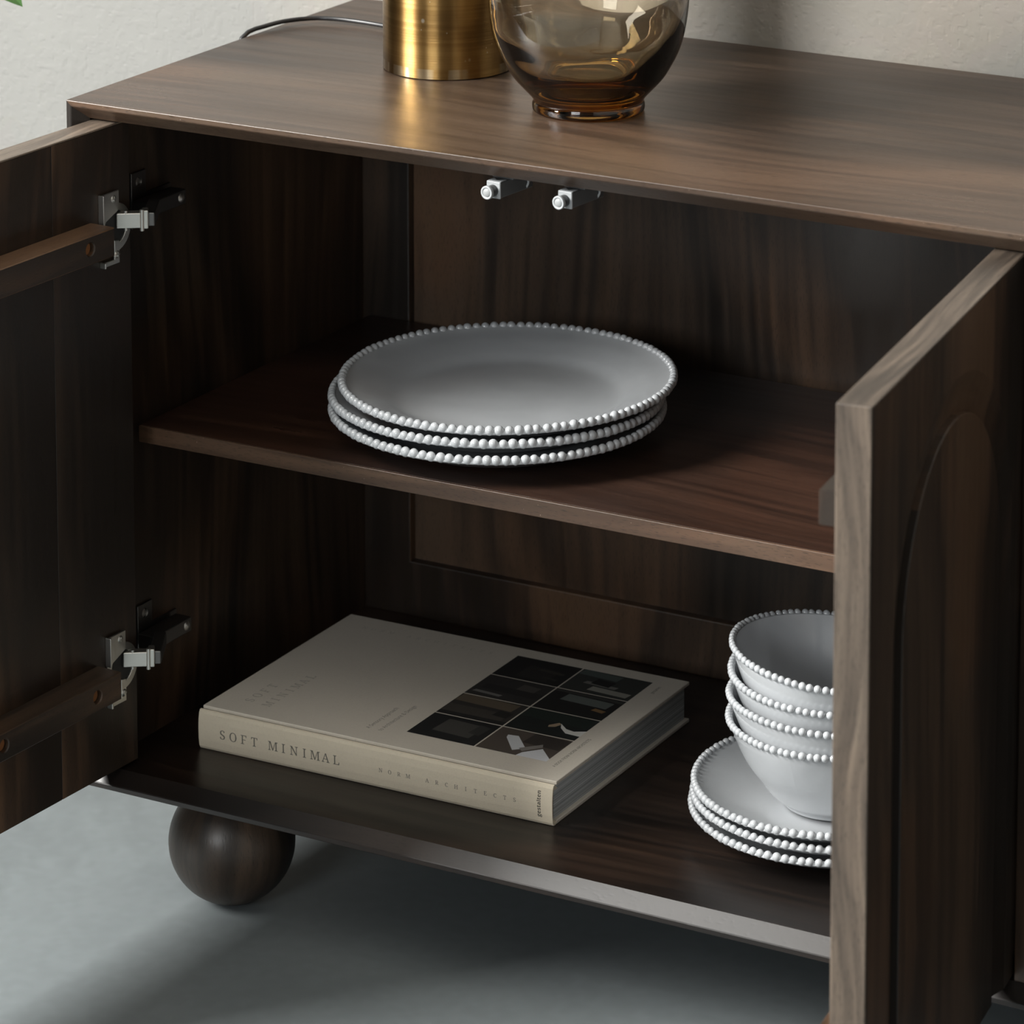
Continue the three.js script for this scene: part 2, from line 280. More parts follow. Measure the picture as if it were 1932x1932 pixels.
const doorR = makeDoor(-1, 9); setFrame(doorR, HR, dr); sb.add(doorR);
doorR.userData.label = 'open right door, arched outer face showing';
{ // the closed pair of the right compartment
  const zi = -0.0110 - TD, y = 0;
  const a = makeDoor(1, 31); a.position.set(MID + 0.0085, 0, zi); sb.add(a);
  const b = makeDoor(-1, 37); b.rotation.y = Math.PI; b.position.set(CW - TH - 0.002, 0, zi); sb.add(b);
  a.userData.label = 'closed door'; b.userData.label = 'closed door';
}
// concealed hinges; built for the left door, and mirrored for the right one
const rot = (o) => new THREE.Matrix4().compose(o.position, new THREE.Quaternion().setFromEuler(o.rotation), new THREE.Vector3(1, 1, 1));
function plate(pts, holes, depth, z) {
  const s = new THREE.Shape(V2(pts)); for (const [x, y, r] of holes) { const p = new THREE.Path(); p.absellipse(x, y, r, r, 0, Math.PI * 2, true); s.holes.push(p); }
  return new THREE.ExtrudeGeometry(s, { depth, bevelEnabled: true, bevelThickness: 0.0003, bevelSize: 0.0003, bevelOffset: -0.0003, bevelSegments: 1, curveSegments: 16 }).translate(0, 0, z);
}
function makeHinge(yc) {
  const h = new THREE.Group(); h.name = 'hinge';
  const m = rot(doorL), Y = yc;                         // door-local parts: inner face is z = 0, the room side is -z
  const D = (name, g, mat) => part(name, g.applyMatrix4(m), mat, h);
  const uc = 0.0190, ring = [];
  for (let k = 0; k <= 40; k++) { const t = Math.PI * 2 * k / 40; ring.push([uc + 0.0175 * Math.cos(t), Y + 0.0175 * Math.sin(t)]); }
  const fl = [plate(ring, [[uc, Y, 0.0122]], 0.001, -0.0013),
    plate([[0.0165, Y + 0.0125], [0.0355, Y + 0.005], [0.0355, Y + 0.0265], [0.0165, Y + 0.0265]], [], 0.001, -0.0026),
    plate([[0.0165, Y - 0.0095], [0.0165, Y - 0.0255], [0.0345, Y - 0.0255], [0.0345, Y - 0.0222], [0.0222, Y - 0.0222], [0.0222, Y - 0.0085]], [], 0.001, -0.0026),
    cbox(0.0345, 0.0362, Y + 0.005, Y + 0.0265, -0.0048, 0.0001, 0.0005), cbox(0.0335, 0.0352, Y - 0.0259, Y - 0.0218, -0.0048, 0.0001, 0.0005)];
  D('cup_flange', merge(fl), M.nickel);
  D('cup', lathe([[0.0002, 0], [0.0128, 0], [0.0132, 0.0006]], 32).rotateX(-Math.PI / 2).translate(uc, Y, -0.0002), M.cup);  // flat dark disc; shade of the hollow is put into its colour
  for (const [u, y] of [[0.0225, Y + 0.0215], [0.0193, Y - 0.0190]]) D('screw', merge([lathe([[0.0001, 0.0012], [0.0016, 0.0011], [0.0030, 0.0002], [0.0031, -0.0002]], 20).rotateX(-Math.PI / 2).translate(u, y, -0.0026), bx(u - 0.0018, u + 0.0018, y - 0.0003, y + 0.0003, -0.00395, -0.0034), bx(u - 0.0003, u + 0.0003, y - 0.0018, y + 0.0018, -0.00395, -0.0034)]), M.nickel);
  // the arm: a bright nickel channel from the cup to the plate on the side panel
  const arm = cbox(-0.0012, 0.0164, -0.0056, 0.0056, -0.0085, 0, 0.0011);
  arm.rotateY(0.60).translate(0.0362, Y + 0.0042, -0.0085);
  part('arm', arm, M.nickel, h);
  const knuckle = merge([cbox(0, 0.0045, -0.0060, 0.0074, -0.010, -0.0010, 0.0008).rotateY(0.60).translate(0.0500, Y + 0.0038, -0.0182), new THREE.CylinderGeometry(0.0016, 0.0016, 0.0152, 12).translate(0.0492, Y + 0.0042, -0.0195), new THREE.CylinderGeometry(0.0014, 0.0014, 0.0142, 12).translate(0.0400, Y + 0.0042, -0.0130)]);
  part('knuckle', knuckle, M.nickel, h);
  part('arm_body', merge([cbox(0.0175, 0.0315, Y - 0.0050, Y + 0.0060, -0.100, -0.052, 0.0010), cbox(0, 0.038, Y - 0.0010, Y + 0.0090, -0.0085, 0, 0.0010).translate(0, 0, 0).applyMatrix4(new THREE.Matrix4().makeRotationY(-1.07)).translate(0.0300, 0, -0.055)]), M.nickelShaded, h);
  const side = plate([[0.0555, Y - 0.016], [0.0735, Y - 0.016], [0.0735, Y - 0.0075], [0.104, Y - 0.0075], [0.1045, Y + 0.0075], [0.0735, Y + 0.0075], [0.0735, Y + 0.0245], [0.0555, Y + 0.0245]], [[0.0645, Y + 0.0172, 0.0034]], 0.0012, 0);
  part('mounting_plate', side.rotateY(Math.PI / 2).translate(TH + 0.0005, 0, 0), M.nickelShaded, h);
  part('screw', lathe([[0.0001, 0.0016], [0.0022, 0.0014], [0.0036, 0.0002]], 20).rotateZ(-Math.PI / 2).translate(0.0315, Y + 0.0008, -0.0935), M.nickel, h);
  part('screw', lathe([[0.0001, 0.0006], [0.0034, 0.0001]], 20).rotateZ(-Math.PI / 2).translate(TH + 0.0004, Y + 0.0165, -0.0645), M.nickel, h);
  return h;
}
for (const y of [0.4115, 0.0912]) sb.add(makeHinge(y));
// push latches under the top
function makeLatch(x, z, turn) {
  const l = new THREE.Group(); l.name = 'push_latch'; sb.add(l); l.position.set(x, 0.4755, z); l.rotation.y = turn;
  part('plunger', lathe([[0.0001, 0.0], [0.0036, 0.0], [0.0040, -0.0005], [0.0040, -0.009], [0.0001, -0.009]], 28).rotateX(Math.PI / 2), M.plasticDark, l);
  part('tip', merge([lathe([[0.0030, 0.0], [0.0032, 0.0006], [0.0041, 0.0007], [0.0046, 0.0004], [0.0046, -0.0016], [0.0038, -0.0022]], 32).rotateX(Math.PI / 2)]), M.plasticLight, l);
  part('magnet', lathe([[0.0001, 0.0005], [0.0028, 0.0005], [0.0029, -0.001]], 24).rotateX(Math.PI / 2), M.plasticMid, l);
  const body = merge([cbox(-0.0052, 0.0052, -0.0052, 0.0060, -0.046, -0.0075, 0.0011)]);
  part('body', body, M.plasticGrey, l);
  part('collar', merge([cbox(-0.0056, 0.0056, -0.0054, 0.0062, -0.0088, -0.0072, 0.0008), bx(-0.0050, 0.0052, 0.0060, 0.0063, -0.0150, -0.0088)]), M.plasticLight, l);
  part('arrow_mark', polyGeo([[[-0.0038, 0.00645, -0.0145], [0.0034, 0.00645, -0.0150], [0.0004, 0.00645, -0.0105]]]), M.plasticDark, l);
  const ringG = new THREE.TorusGeometry(0.0066, 0.0008, 8, 24, Math.PI).rotateZ(Math.PI).translate(0, 0.0010, -0.0385);
  part('clip', merge([ringG, cbox(-0.0074, -0.0058, 0.0, 0.0112, -0.0395, -0.0375, 0.0003), cbox(0.0058, 0.0074, 0.0, 0.0112, -0.0395, -0.0375, 0.0003)]), M.plasticLight, l);
  part('bracket', cbox(-0.0085, 0.0085, 0.0058, 0.0112, -0.062, -0.018, 0.0006), M.plasticGrey, l);
}
makeLatch(0.3352, -0.0062, -0.10); makeLatch(0.3888, -0.0070, -0.10);
shade(sb);

// ---------------------------------------------------------------- tableware
const glazeMap = dataTex(512, 512, (u, v) => { const a = fbm(u, v, 5, 5, 4, 3, 1); const k = 1 + (a - 0.5) * 0.06; return [180 * k, 183 * k, 186 * k]; }, true);
const glazeBump = dataTex(512, 512, (u, v) => 255 * fbm(u, v, 6, 4, 3, 8, 2), false);
M.glaze = new THREE.MeshPhysicalMaterial({ map: glazeMap, bumpMap: glazeBump, bumpScale: 0.0009, roughness: 0.36, clearcoat: 1, clearcoatRoughness: 0.1 });
function wobble(g, seed, rA, yA, keep) {
  const p = g.attributes.position, r = rng(seed), a = r() * 6.28, b = r() * 6.28, c = r() * 6.28;
  for (let i = 0; i < p.count; i++) { const x = p.getX(i), z = p.getZ(i), R = Math.hypot(x, z), t = Math.atan2(z, x), s = 1 + rA * (Math.sin(2 * t + a) + 0.5 * Math.sin(3 * t + b)); p.setXYZ(i, x * s, p.getY(i) + yA * sstep(0.035, 0.09, R) * sstep(0.004, 0.015, p.getY(i)) * Math.sin(2 * t + c), z * s); }
  const uv = g.attributes.uv; if (uv) for (let i = 0; i < p.count; i++) uv.setXY(i, p.getX(i) / 0.16, p.getZ(i) / 0.16 + p.getY(i) / 0.16);
  if (!keep) g.computeVertexNormals(); return g;
}
function beads(n, R, y, r, seed) {
  const s = new THREE.SphereGeometry(r, 14, 10), q = rng(seed), list = [];
  for (let k = 0; k < n; k++) { const t = (k + (q() - 0.5) * 0.16) / n * Math.PI * 2, f = 0.94 + 0.12 * q(); list.push(s.clone().scale(f * 0.9, f * 1.02, f).rotateY(-t).translate(R * Math.cos(t), y + (q() - 0.5) * 0.0003, R * Math.sin(t))); }
  return merge(list);
}
function makeDish(name, label, category, group, prof, bead, seed, rA, yA) {
  const t = thing(name, label, category, group);
  part('body', wobble(lathe(prof, 120), seed, rA, yA), M.glaze, t);
  part('beaded_rim', wobble(beads(...bead, seed), seed, rA, yA, true), M.glaze, t);
  return shade(t);
}
function copyOf(src, name, label) { const c = src.clone(); c.name = numbered(name); c.userData = { ...src.userData, label }; scene.add(c); return c; }
function put(o, x, y, z, tx = 0, tz = 0, spin = 0) {   // tx, tz: rise per metre along x and z
  o.position.set(x, y, z);
  const n = new THREE.Vector3(-tx, 1, -tz).normalize();
  o.quaternion.setFromUnitVectors(new THREE.Vector3(0, 1, 0), n).multiply(new THREE.Quaternion().setFromAxisAngle(new THREE.Vector3(0, 1, 0), spin));
}
// dinner plates on the shelf (rim 20.5 mm above the base)
const YS = B + 0.2532;
const dinnerProf = smoothProfile([[0.0001, 0.0042], [0.04, 0.0043], [0.066, 0.0046], [0.078, 0.0062], [0.089, 0.0108], [0.101, 0.0158], [0.111, 0.0194], [0.1165, 0.0218]], 60)
  .concat(smoothProfile([[0.1186, 0.0208], [0.1193, 0.0188], [0.1180, 0.0176], [0.114, 0.0166], [0.104, 0.0128], [0.090, 0.0070], [0.078, 0.0018], [0.068, 0.0], [0.065, 0.0], [0.063, 0.0012], [0.0001, 0.0012]], 60)).reverse();
const dinner = makeDish('dinner_plate', 'white beaded dinner plate at the bottom of the three on the shelf', 'plate', 'dinner plates stacked on the shelf', dinnerProf, [113, 0.1174, 0.0207, 0.0034], 3, 0.0035, 0.0006);
put(dinner, 0.2555, YS + 0.0003, -0.1590);
put(copyOf(dinner, 'dinner_plate', 'white beaded dinner plate sandwiched in the middle of the shelf stack'), 0.2528, YS + 0.0098, -0.162, 0, 0, 1.1);
put(copyOf(dinner, 'dinner_plate', 'white beaded dinner plate on top of the shelf stack, its whole well showing'), 0.2586, YS + 0.0205, -0.1685, 0.004, -0.018, 2.4);
// side plates and bowls on the bottom
const YB = B + YI;
const sideProf = smoothProfile([[0.0001, 0.0044], [0.035, 0.0046], [0.058, 0.0056], [0.074, 0.0092], [0.086, 0.0140], [0.093, 0.0178], [0.0958, 0.0196]], 50)
  .concat(smoothProfile([[0.0978, 0.0186], [0.0984, 0.0170], [0.0970, 0.0158], [0.093, 0.0146], [0.085, 0.0096], [0.072, 0.0044], [0.060, 0.0010], [0.055, 0.0], [0.052, 0.0], [0.050, 0.0012], [0.0001, 0.0012]], 50)).reverse();
const sidePlate = makeDish('side_plate', 'small white beaded plate at the very bottom, beneath the bowls', 'plate', 'side plates under the bowls', sideProf, [103, 0.0968, 0.0187, 0.0030], 8, 0.003, 0.0004);
put(sidePlate, 0.5182, YB + 0.0003, -0.1617);
put(copyOf(sidePlate, 'side_plate', 'small white beaded plate in the middle of the three under the bowls'), 0.5198, YB + 0.0088, -0.1626, 0.0, 0.004, 0.9);
put(copyOf(sidePlate, 'side_plate', 'small white beaded plate with the stacked bowls standing right on it'), 0.5195, YB + 0.0176, -0.1625, 0.0, 0.008, 2.0);
const bowlProf = smoothProfile([[0.0001, 0.0034], [0.025, 0.0036], [0.038, 0.0068], [0.049, 0.0160], [0.0575, 0.0280], [0.0650, 0.0440], [0.0694, 0.0570], [0.0706, 0.0618]], 50)
  .concat(smoothProfile([[0.0722, 0.0618], [0.0726, 0.0596], [0.0685, 0.0470], [0.0612, 0.0315], [0.0530, 0.0200], [0.0445, 0.0086], [0.0365, 0.0025], [0.0350, 0.0], [0.0330, 0.0], [0.0320, 0.0008], [0.0001, 0.0010]], 60)).reverse().map(([r, h]) => [r, h * 0.972]);
const bowl = makeDish('bowl', 'white beaded bowl lowest of the four, its foot on the plate', 'bowl', 'bowls nested on the side plates', bowlProf, [87, 0.0732, 0.0597, 0.00268], 21, 0.004, 0.0008);
put(bowl, 0.5225, YB + 0.0237, -0.1565, 0.005, 0.012);
const bowlAt = (label, rimY, x, z, tx, tz, spin) => { const o = copyOf(bowl, 'bowl', label); const n = new THREE.Vector3(-tx, 1, -tz).normalize(); put(o, x - n.x * 0.0595, YB + rimY - n.y * 0.0595, z - n.z * 0.0595, tx, tz, spin); };
bowlAt('white beaded bowl second from the bottom of the nest, just above the lowest bowl', 0.0985, 0.5228, -0.1560, -0.015, 0.035, 0.8);
bowlAt('white beaded bowl third from the bottom of the nest, directly holding the top bowl', 0.1155, 0.5235, -0.1568, -0.05, -0.01, 1.9);
bowlAt('white beaded bowl on top of the nest, tilted, its empty inside showing', 0.1308, 0.5255, -0.1552, -0.085, 0.05, 3.0);

// ---------------------------------------------------------------- book
{
  const L = 0.2895, D = 0.2115, T = 0.031, bt = 0.0028;
  const cv = (w, h) => { const c = document.createElement('canvas'); c.width = w; c.height = h; return [c, c.getContext('2d')]; };
  const r = rng(77);
  const linen = (x, w, h, base) => { x.fillStyle = base; x.fillRect(0, 0, w, h); for (let k = 0; k < w * h / 90; k++) { const a = 0.03 + 0.05 * r(); x.fillStyle = r() < 0.5 ? `rgba(40,36,30,${a})` : `rgba(255,250,240,${a})`; const px = r() * w, py = r() * h; if (r() < 0.5) x.fillRect(px, py, 5 + r() * 9, 1); else x.fillRect(px, py, 1, 5 + r() * 9); } };
  const spaced = (x, s, px, py, dx) => { for (let k = 0; k < s.length; k++) x.fillText(s[k], px + k * dx, py); };
  // front cover, as read: x runs away from the spine, y runs from head to foot
  const CWp = 1460, CHp = 2040, S = CWp / 0.2075;        // pixels per metre
  const [c, x] = cv(CWp, CHp); linen(x, CWp, CHp, '#cac2b5');
  const X = a => (a - 0.004) * S, Y = b => (b - 0.004) * S;
  x.fillStyle = '#a09b90'; x.font = '70px serif'; x.textAlign = 'center';
  spaced(x, 'SOFT', X(0.0285), Y(0.0325), 72); spaced(x, 'MINIMAL', X(0.0285), Y(0.0480), 69);
  x.textAlign = 'left'; x.fillStyle = '#77726a'; x.font = '33px sans-serif';
  x.fillText('A Sensory Approach', X(0.0245), Y(0.1320)); x.fillText('to Architecture & Design', X(0.0245), Y(0.1420));
  x.save(); x.translate(X(0.1895), Y(0.0285)); x.rotate(Math.PI / 2); x.font = '40px serif'; x.textAlign = 'center'; x.fillStyle = '#b3aea3'; spaced(x, 'NORM ARCHITECTS', 0, 0, 55); x.restore();
  x.fillStyle = '#5a564d'; x.font = '25px sans-serif'; x.fillText('A BOOK FROM NORM ARCHITECTS', X(0.0265), Y(0.2810)); x.fillText('gestalten', X(0.1775), Y(0.2808));
  const gx = [0.0318, 0.0730, 0.1142, 0.1554, 0.1966], gy = [0.1585, 0.2138, 0.2712];
  const pics = [
    (w, h) => [['#0c0b0a', 0, 0, 1, 1], ['#3c3a36', 0.25, 0.25, 0.62, 0.6], ['#121110', 0, 0.8, 0.5, 0.2], ['#2a2926', 0.42, 0.72, 0.45, 0.2], ['#080808', 0.86, 0, 0.14, 1]],
    (w, h) => [['#2b2723', 0, 0, 1, 1], ['#3a352f', 0, 0, 0.5, 0.9], ['#5a4f40', 0.62, 0, 0.38, 0.9], ['#151311', 0, 0, 0.16, 1], ['#17140f', 0.3, 0.7, 0.3, 0.25]],
    (w, h) => [['#2a2725', 0, 0, 1, 1], ['#6f6d69', 0.12, 0.05, 0.14, 0.45], ['#45413d', 0.5, 0.55, 0.35, 0.3], ['#1d1b19', 0.3, 0.1, 0.3, 0.9]],
    (w, h) => [['#11100f', 0, 0, 1, 1], ['#221f1c', 0.1, 0.3, 0.6, 0.5], ['#353029', 0.5, 0.5, 0.14, 0.4], ['#2c2823', 0.22, 0.65, 0.12, 0.25]],
    (w, h) => [['#4a413a', 0, 0, 1, 1], ['#2e2722', 0.5, 0.45, 0.5, 0.55], ['#c3c4c6', [[0.73, 0.18], [0.76, 0.32], [0.33, 0.585], [0.165, 0.455], [0.62, 0.2]]], ['#7d7873', [[0.3, 0.5], [0.62, 0.72], [0.5, 0.76], [0.2, 0.58]]], ['#cfd0d3', [[0, 0.57], [0, 1], [0.12, 1], [0.45, 0.78], [0.16, 0.6]]]],
    (w, h) => [['#0d120f', 0, 0, 1, 1], ['#16201a', 0.55, 0, 0.45, 1], ['#a08b72', [[0.34, 0.5], [0.42, 0.48], [0.6, 0.57], [0.54, 0.62], [0.4, 0.58]]], ['#d2d0ca', [[0.58, 0.6], [0.4, 0.66], [0.22, 0.79], [0.2, 1], [0.47, 1], [0.36, 0.86], [0.4, 0.74]]]],
    (w, h) => [['#12100e', 0, 0, 1, 1], ['#5d625e', 0.5, 0.2, 0.35, 0.7], ['#7a5f3c', 0.3, 0.72, 0.16, 0.2], ['#33322f', 0.84, 0, 0.16, 1]],
    (w, h) => [['#2e302d', 0, 0, 1, 1], ['#8d8b82', 0.1, 0.35, 0.24, 0.6], ['#71706a', 0.36, 0.2, 0.16, 0.5], ['#101010', 0.4, 0.3, 0.3, 0.3], ['#4b5450', 0.72, 0, 0.28, 0.6]]];
  for (let j = 0; j < 2; j++) for (let i = 0; i < 4; i++) {
    const g = 4, x0 = X(gx[i]) + (i ? g : 0), y0 = Y(gy[j]) + (j ? g : 0), w = X(gx[i + 1]) - (i < 3 ? g : 0) - x0, h = Y(gy[j + 1]) - (j < 1 ? g : 0) - y0;
    x.save(); x.beginPath(); x.rect(x0, y0, w, h); x.clip();
    for (const [col, px, py, pw, ph] of pics[j * 4 + i](w, h)) { x.fillStyle = col; if (px.length) { x.beginPath(); px.forEach(([a, b], n) => n ? x.lineTo(x0 + a * w, y0 + b * h) : x.moveTo(x0 + a * w, y0 + b * h)); x.closePath(); x.fill(); continue; } x.beginPath(); const k = px || py ? 0.05 * w : 0; x.moveTo(x0 + px * w + k, y0 + py * h); x.lineTo(x0 + (px + pw) * w, y0 + py * h + k * 0.8); x.lineTo(x0 + (px + pw) * w - k, y0 + (py + ph) * h); x.lineTo(x0 + px * w, y0 + (py + ph) * h - k * 0.7); x.fill(); }
    x.restore();
  }
  const coverTex = new THREE.CanvasTexture(c); coverTex.colorSpace = THREE.SRGBColorSpace;
  const [c2, y] = cv(2048, 212), S2 = 2048 / L; linen(y, 2048, 212, '#dfd3bd');
  y.fillStyle = '#6a665c'; y.textAlign = 'center'; y.font = '66px serif';
  const word = (s, b0, b1, py) => { for (let k = 0; k < s.length; k++) y.fillText(s[k], lerp(b0, b1, s.length > 1 ? k / (s.length - 1) : 0) * S2, py); };
  word('SOFT', 0.0205, 0.0475, 134); word('MINIMAL', 0.0632, 0.1160, 134);
  y.font = '29px serif'; word('NORM', 0.1525, 0.1748, 122); word('ARCHITECTS', 0.1903, 0.2600, 122);
  y.save(); y.translate(0.2805 * S2, 172); y.rotate(-Math.PI / 2); y.fillStyle = '#4a463f'; y.font = 'bold 30px sans-serif'; y.textAlign = 'left'; y.fillText('gestalten', 0, 0); y.restore();
  const spineTex = new THREE.CanvasTexture(c2); spineTex.colorSpace = THREE.SRGBColorSpace;
  const linenBump = dataTex(512, 512, (u, v, i, j) => 255 * clamp(0.5 + 0.25 * Math.sin(i * 1.1 + Math.sin(j * 0.13)) + 0.25 * Math.sin(j * 1.1 + Math.sin(i * 0.11)) + (fbm(u, v, 60, 60, 2) - 0.5) * 0.6), false);
  const edges = dataTex(64, 512, (u, v, i, j) => { const k = 0.8 + 0.35 * (vnoise(v * 200, 3.2, 200, 8) - 0.5) + 0.25 * (vnoise(v * 60, 7.7, 60, 9) - 0.5); return [222 * k, 226 * k, 226 * k]; }, true);
  const lb = linenBump.clone(); lb.repeat.set(3, 4); lb.needsUpdate = true;
  const mk = (o) => new THREE.MeshStandardMaterial({ roughness: 0.85, ...o });
  const mCover = mk({ map: coverTex, bumpMap: lb, bumpScale: 0.0001 }), mCloth = mk({ color: 0xcac2b5 }), mSpine = mk({ map: spineTex, bumpMap: lb, bumpScale: 0.0001 }), mSpineSide = mk({ color: 0xdfd3bd }), mPages = mk({ map: edges });
  const bk = thing('book', 'thick hardcover book with pale linen cover lying flat, SOFT MINIMAL on its spine', 'book');
  // local frame: x along the spine from head to foot, y up, z towards the room; the spine face is z = 0
  bk.position.set(0.0556, YB, -0.0681); bk.rotation.y = Math.atan2(0.0044, 0.2896);
  const board = (y0, y1) => cbox(0.0035, L + 0.0035, y0, y1, -D, -0.0048, 0.0007);
  const top = board(T - bt, T), p = top.attributes.position, uv = top.attributes.uv;
  for (let i = 0; i < p.count; i++) uv.setXY(i, (-p.getZ(i) - 0.004) / 0.2075, 1 - (p.getX(i) - 0.0035) / L);
  part('front_cover', top, mCover, bk);
  part('back_cover', board(0, bt), mCloth, bk);
  // spine: a slightly rounded strip with joints sinking towards the boards
  const sp = [[0, 0.0012], [0.0022, 0.0003], [0.0052, 0.0018]], secT = [];
  const outline = [[-0.0050, 0.0010], [-0.0030, 0.0002], [-0.0008, 0.0004], [0.0006, 0.0025], [0.0014, 0.008], [0.0017, 0.0150], [0.0014, 0.0220], [0.0006, 0.0272], [-0.0006, 0.0292], [-0.0022, 0.0296], [-0.0034, 0.0286], [-0.0044, 0.0272], [-0.0052, 0.0270]];
  const inner = outline.slice().reverse().map(([z, yy]) => [z - 0.0012, clamp(yy, 0.0022, 0.0258)]);
  const polys = [], ring = outline.concat(inner);
  for (let k = 0; k < ring.length; k++) { const a = ring[k], b = ring[(k + 1) % ring.length]; polys.push([[0.0035, a[1], a[0]], [L + 0.0035, a[1], a[0]], [L + 0.0035, b[1], b[0]], [0.0035, b[1], b[0]]]); }
  for (let k = 0; k < outline.length - 1; k++) { const a = outline[k], b = outline[k + 1], ai = inner[inner.length - 1 - k], bi = inner[inner.length - 2 - k]; for (const X0 of [0.0035, L + 0.0035]) polys.push([[X0, a[1], a[0]], [X0, b[1], b[0]], [X0, bi[1], bi[0]], [X0, ai[1], ai[0]]]); }
  const sg = polyGeo(polys), q = sg.attributes.position, uv2 = new Float32Array(q.count * 2);
  for (let i = 0; i < q.count; i++) { uv2[i * 2] = (q.getX(i) - 0.0035) / L; uv2[i * 2 + 1] = clamp((q.getY(i)) / 0.0300); }
  sg.setAttribute('uv', new THREE.BufferAttribute(uv2, 2));
  part('spine', sg, mSpine, bk);
  const pg = bx(0.0065, L + 0.0005, bt, T - bt, -D + 0.003, -0.0062), pp = pg.attributes.position, pu = pg.attributes.uv;
  for (let i = 0; i < pp.count; i++) pu.setXY(i, 0.5, (pp.getY(i) - bt) / (T - 2 * bt));
  part('page_block', pg, mPages, bk);
  shade(bk);
}

// ---------------------------------------------------------------- lamp
const YT = B + CH;
{
  const lampT = thing('table_lamp', 'aged brass table lamp with a spotted cylindrical base and black cord', 'lamp');
  lampT.position.set(0.1796, YT + 0.0003, -0.2192);
  const r = rng(5);
  const spots = Array.from({ length: 150 }, () => [r(), r(), 0.0005 + 0.0020 * r() * r() * r(), r()]);
  const bw = 1024, bh = 1024, hgt = 0.25, circ = 2 * Math.PI * 0.0467;
  const brassMap = dataTex(bw, bh, (u, v) => {
    const br = fbm(u, v, 4, 128, 2, 3, 7), pt = fbm(u, v, 6, 5, 4, 2, 2);
    let c = mix3([138, 106, 62], [172, 138, 86], br); c = mix3(c, [104, 80, 50], 0.55 * sstep(0.48, 0.72, pt));
    let s = 0; for (const [su, sv, sr, k] of spots) { const du = (u - su) * circ, dv = (v - sv) * hgt, d = Math.hypot(du * 1.2, dv) / sr; if (d < 1) s = Math.max(s, sstep(1, 0.4, d) * (0.4 + 0.5 * k)); }
    if (v < 0.03) s = Math.max(s, 0.5 * sstep(0.55, 0.75, fbm(u, v, 40, 3, 2, 1, 1)));
    return mix3(c, [205, 196, 180], s);
  }, true);
  const brassBump = dataTex(512, 1024, (u, v) => 255 * fbm(u, v, 3, 256, 1, 4, 4), false);
  M.brass = new THREE.MeshPhysicalMaterial({ map: brassMap, bumpMap: brassBump, bumpScale: 0.00006, metalness: 1, roughness: 0.31, anisotropy: 0.95, anisotropyRotation: Math.PI / 2 });
  const bg = lathe([[0.0001, 0.0], [0.0463, 0.0], [0.0468, 0.0006], [0.0468, 0.2494], [0.0462, 0.25], [0.0001, 0.25]], 96);
  { const p = bg.attributes.position, u = bg.attributes.uv; for (let i = 0; i < p.count; i++) u.setY(i, p.getY(i) / hgt); }
  part('base', bg, M.brass, lampT);
  part('stem', new THREE.CylinderGeometry(0.006, 0.006, 0.06, 24).translate(0, 0.28, 0), M.brass, lampT);
  const shadeMat = new THREE.MeshStandardMaterial({ color: new THREE.Color(0.07, 0.065, 0.06), roughness: 0.8 });
  part('lamp_shade', lathe([[0.094, 0.30], [0.096, 0.30], [0.096, 0.45], [0.094, 0.45], [0.094, 0.302]], 64), shadeMat, lampT);
  const cp = [[-0.030, 0.0032, -0.036], [-0.062, 0.0030, -0.066], [-0.1023, 0.0037, -0.0770], [-0.1416, 0.0040, -0.0783], [-0.1590, 0.0040, -0.0730], [-0.1736, 0.0039, -0.0541], [-0.1785, 0.0036, -0.0308], [-0.1830, 0.0016, -0.0160], [-0.1858, -0.0050, -0.0090], [-0.1870, -0.03, -0.008], [-0.192, -0.30, -0.06], [-0.21, -0.545, -0.11], [-0.26, -0.5835, -0.13], [-0.42, -0.5842, -0.145]].map(a => new THREE.Vector3(...a));
  const tube = new THREE.TubeGeometry(new THREE.CatmullRomCurve3(cp), 140, 0.00175, 10);
  part('cord', tube, new THREE.MeshStandardMaterial({ color: new THREE.Color(0.012, 0.012, 0.013), roughness: 0.32 }), lampT).userData.label = 'black cord';
  shade(lampT);
}
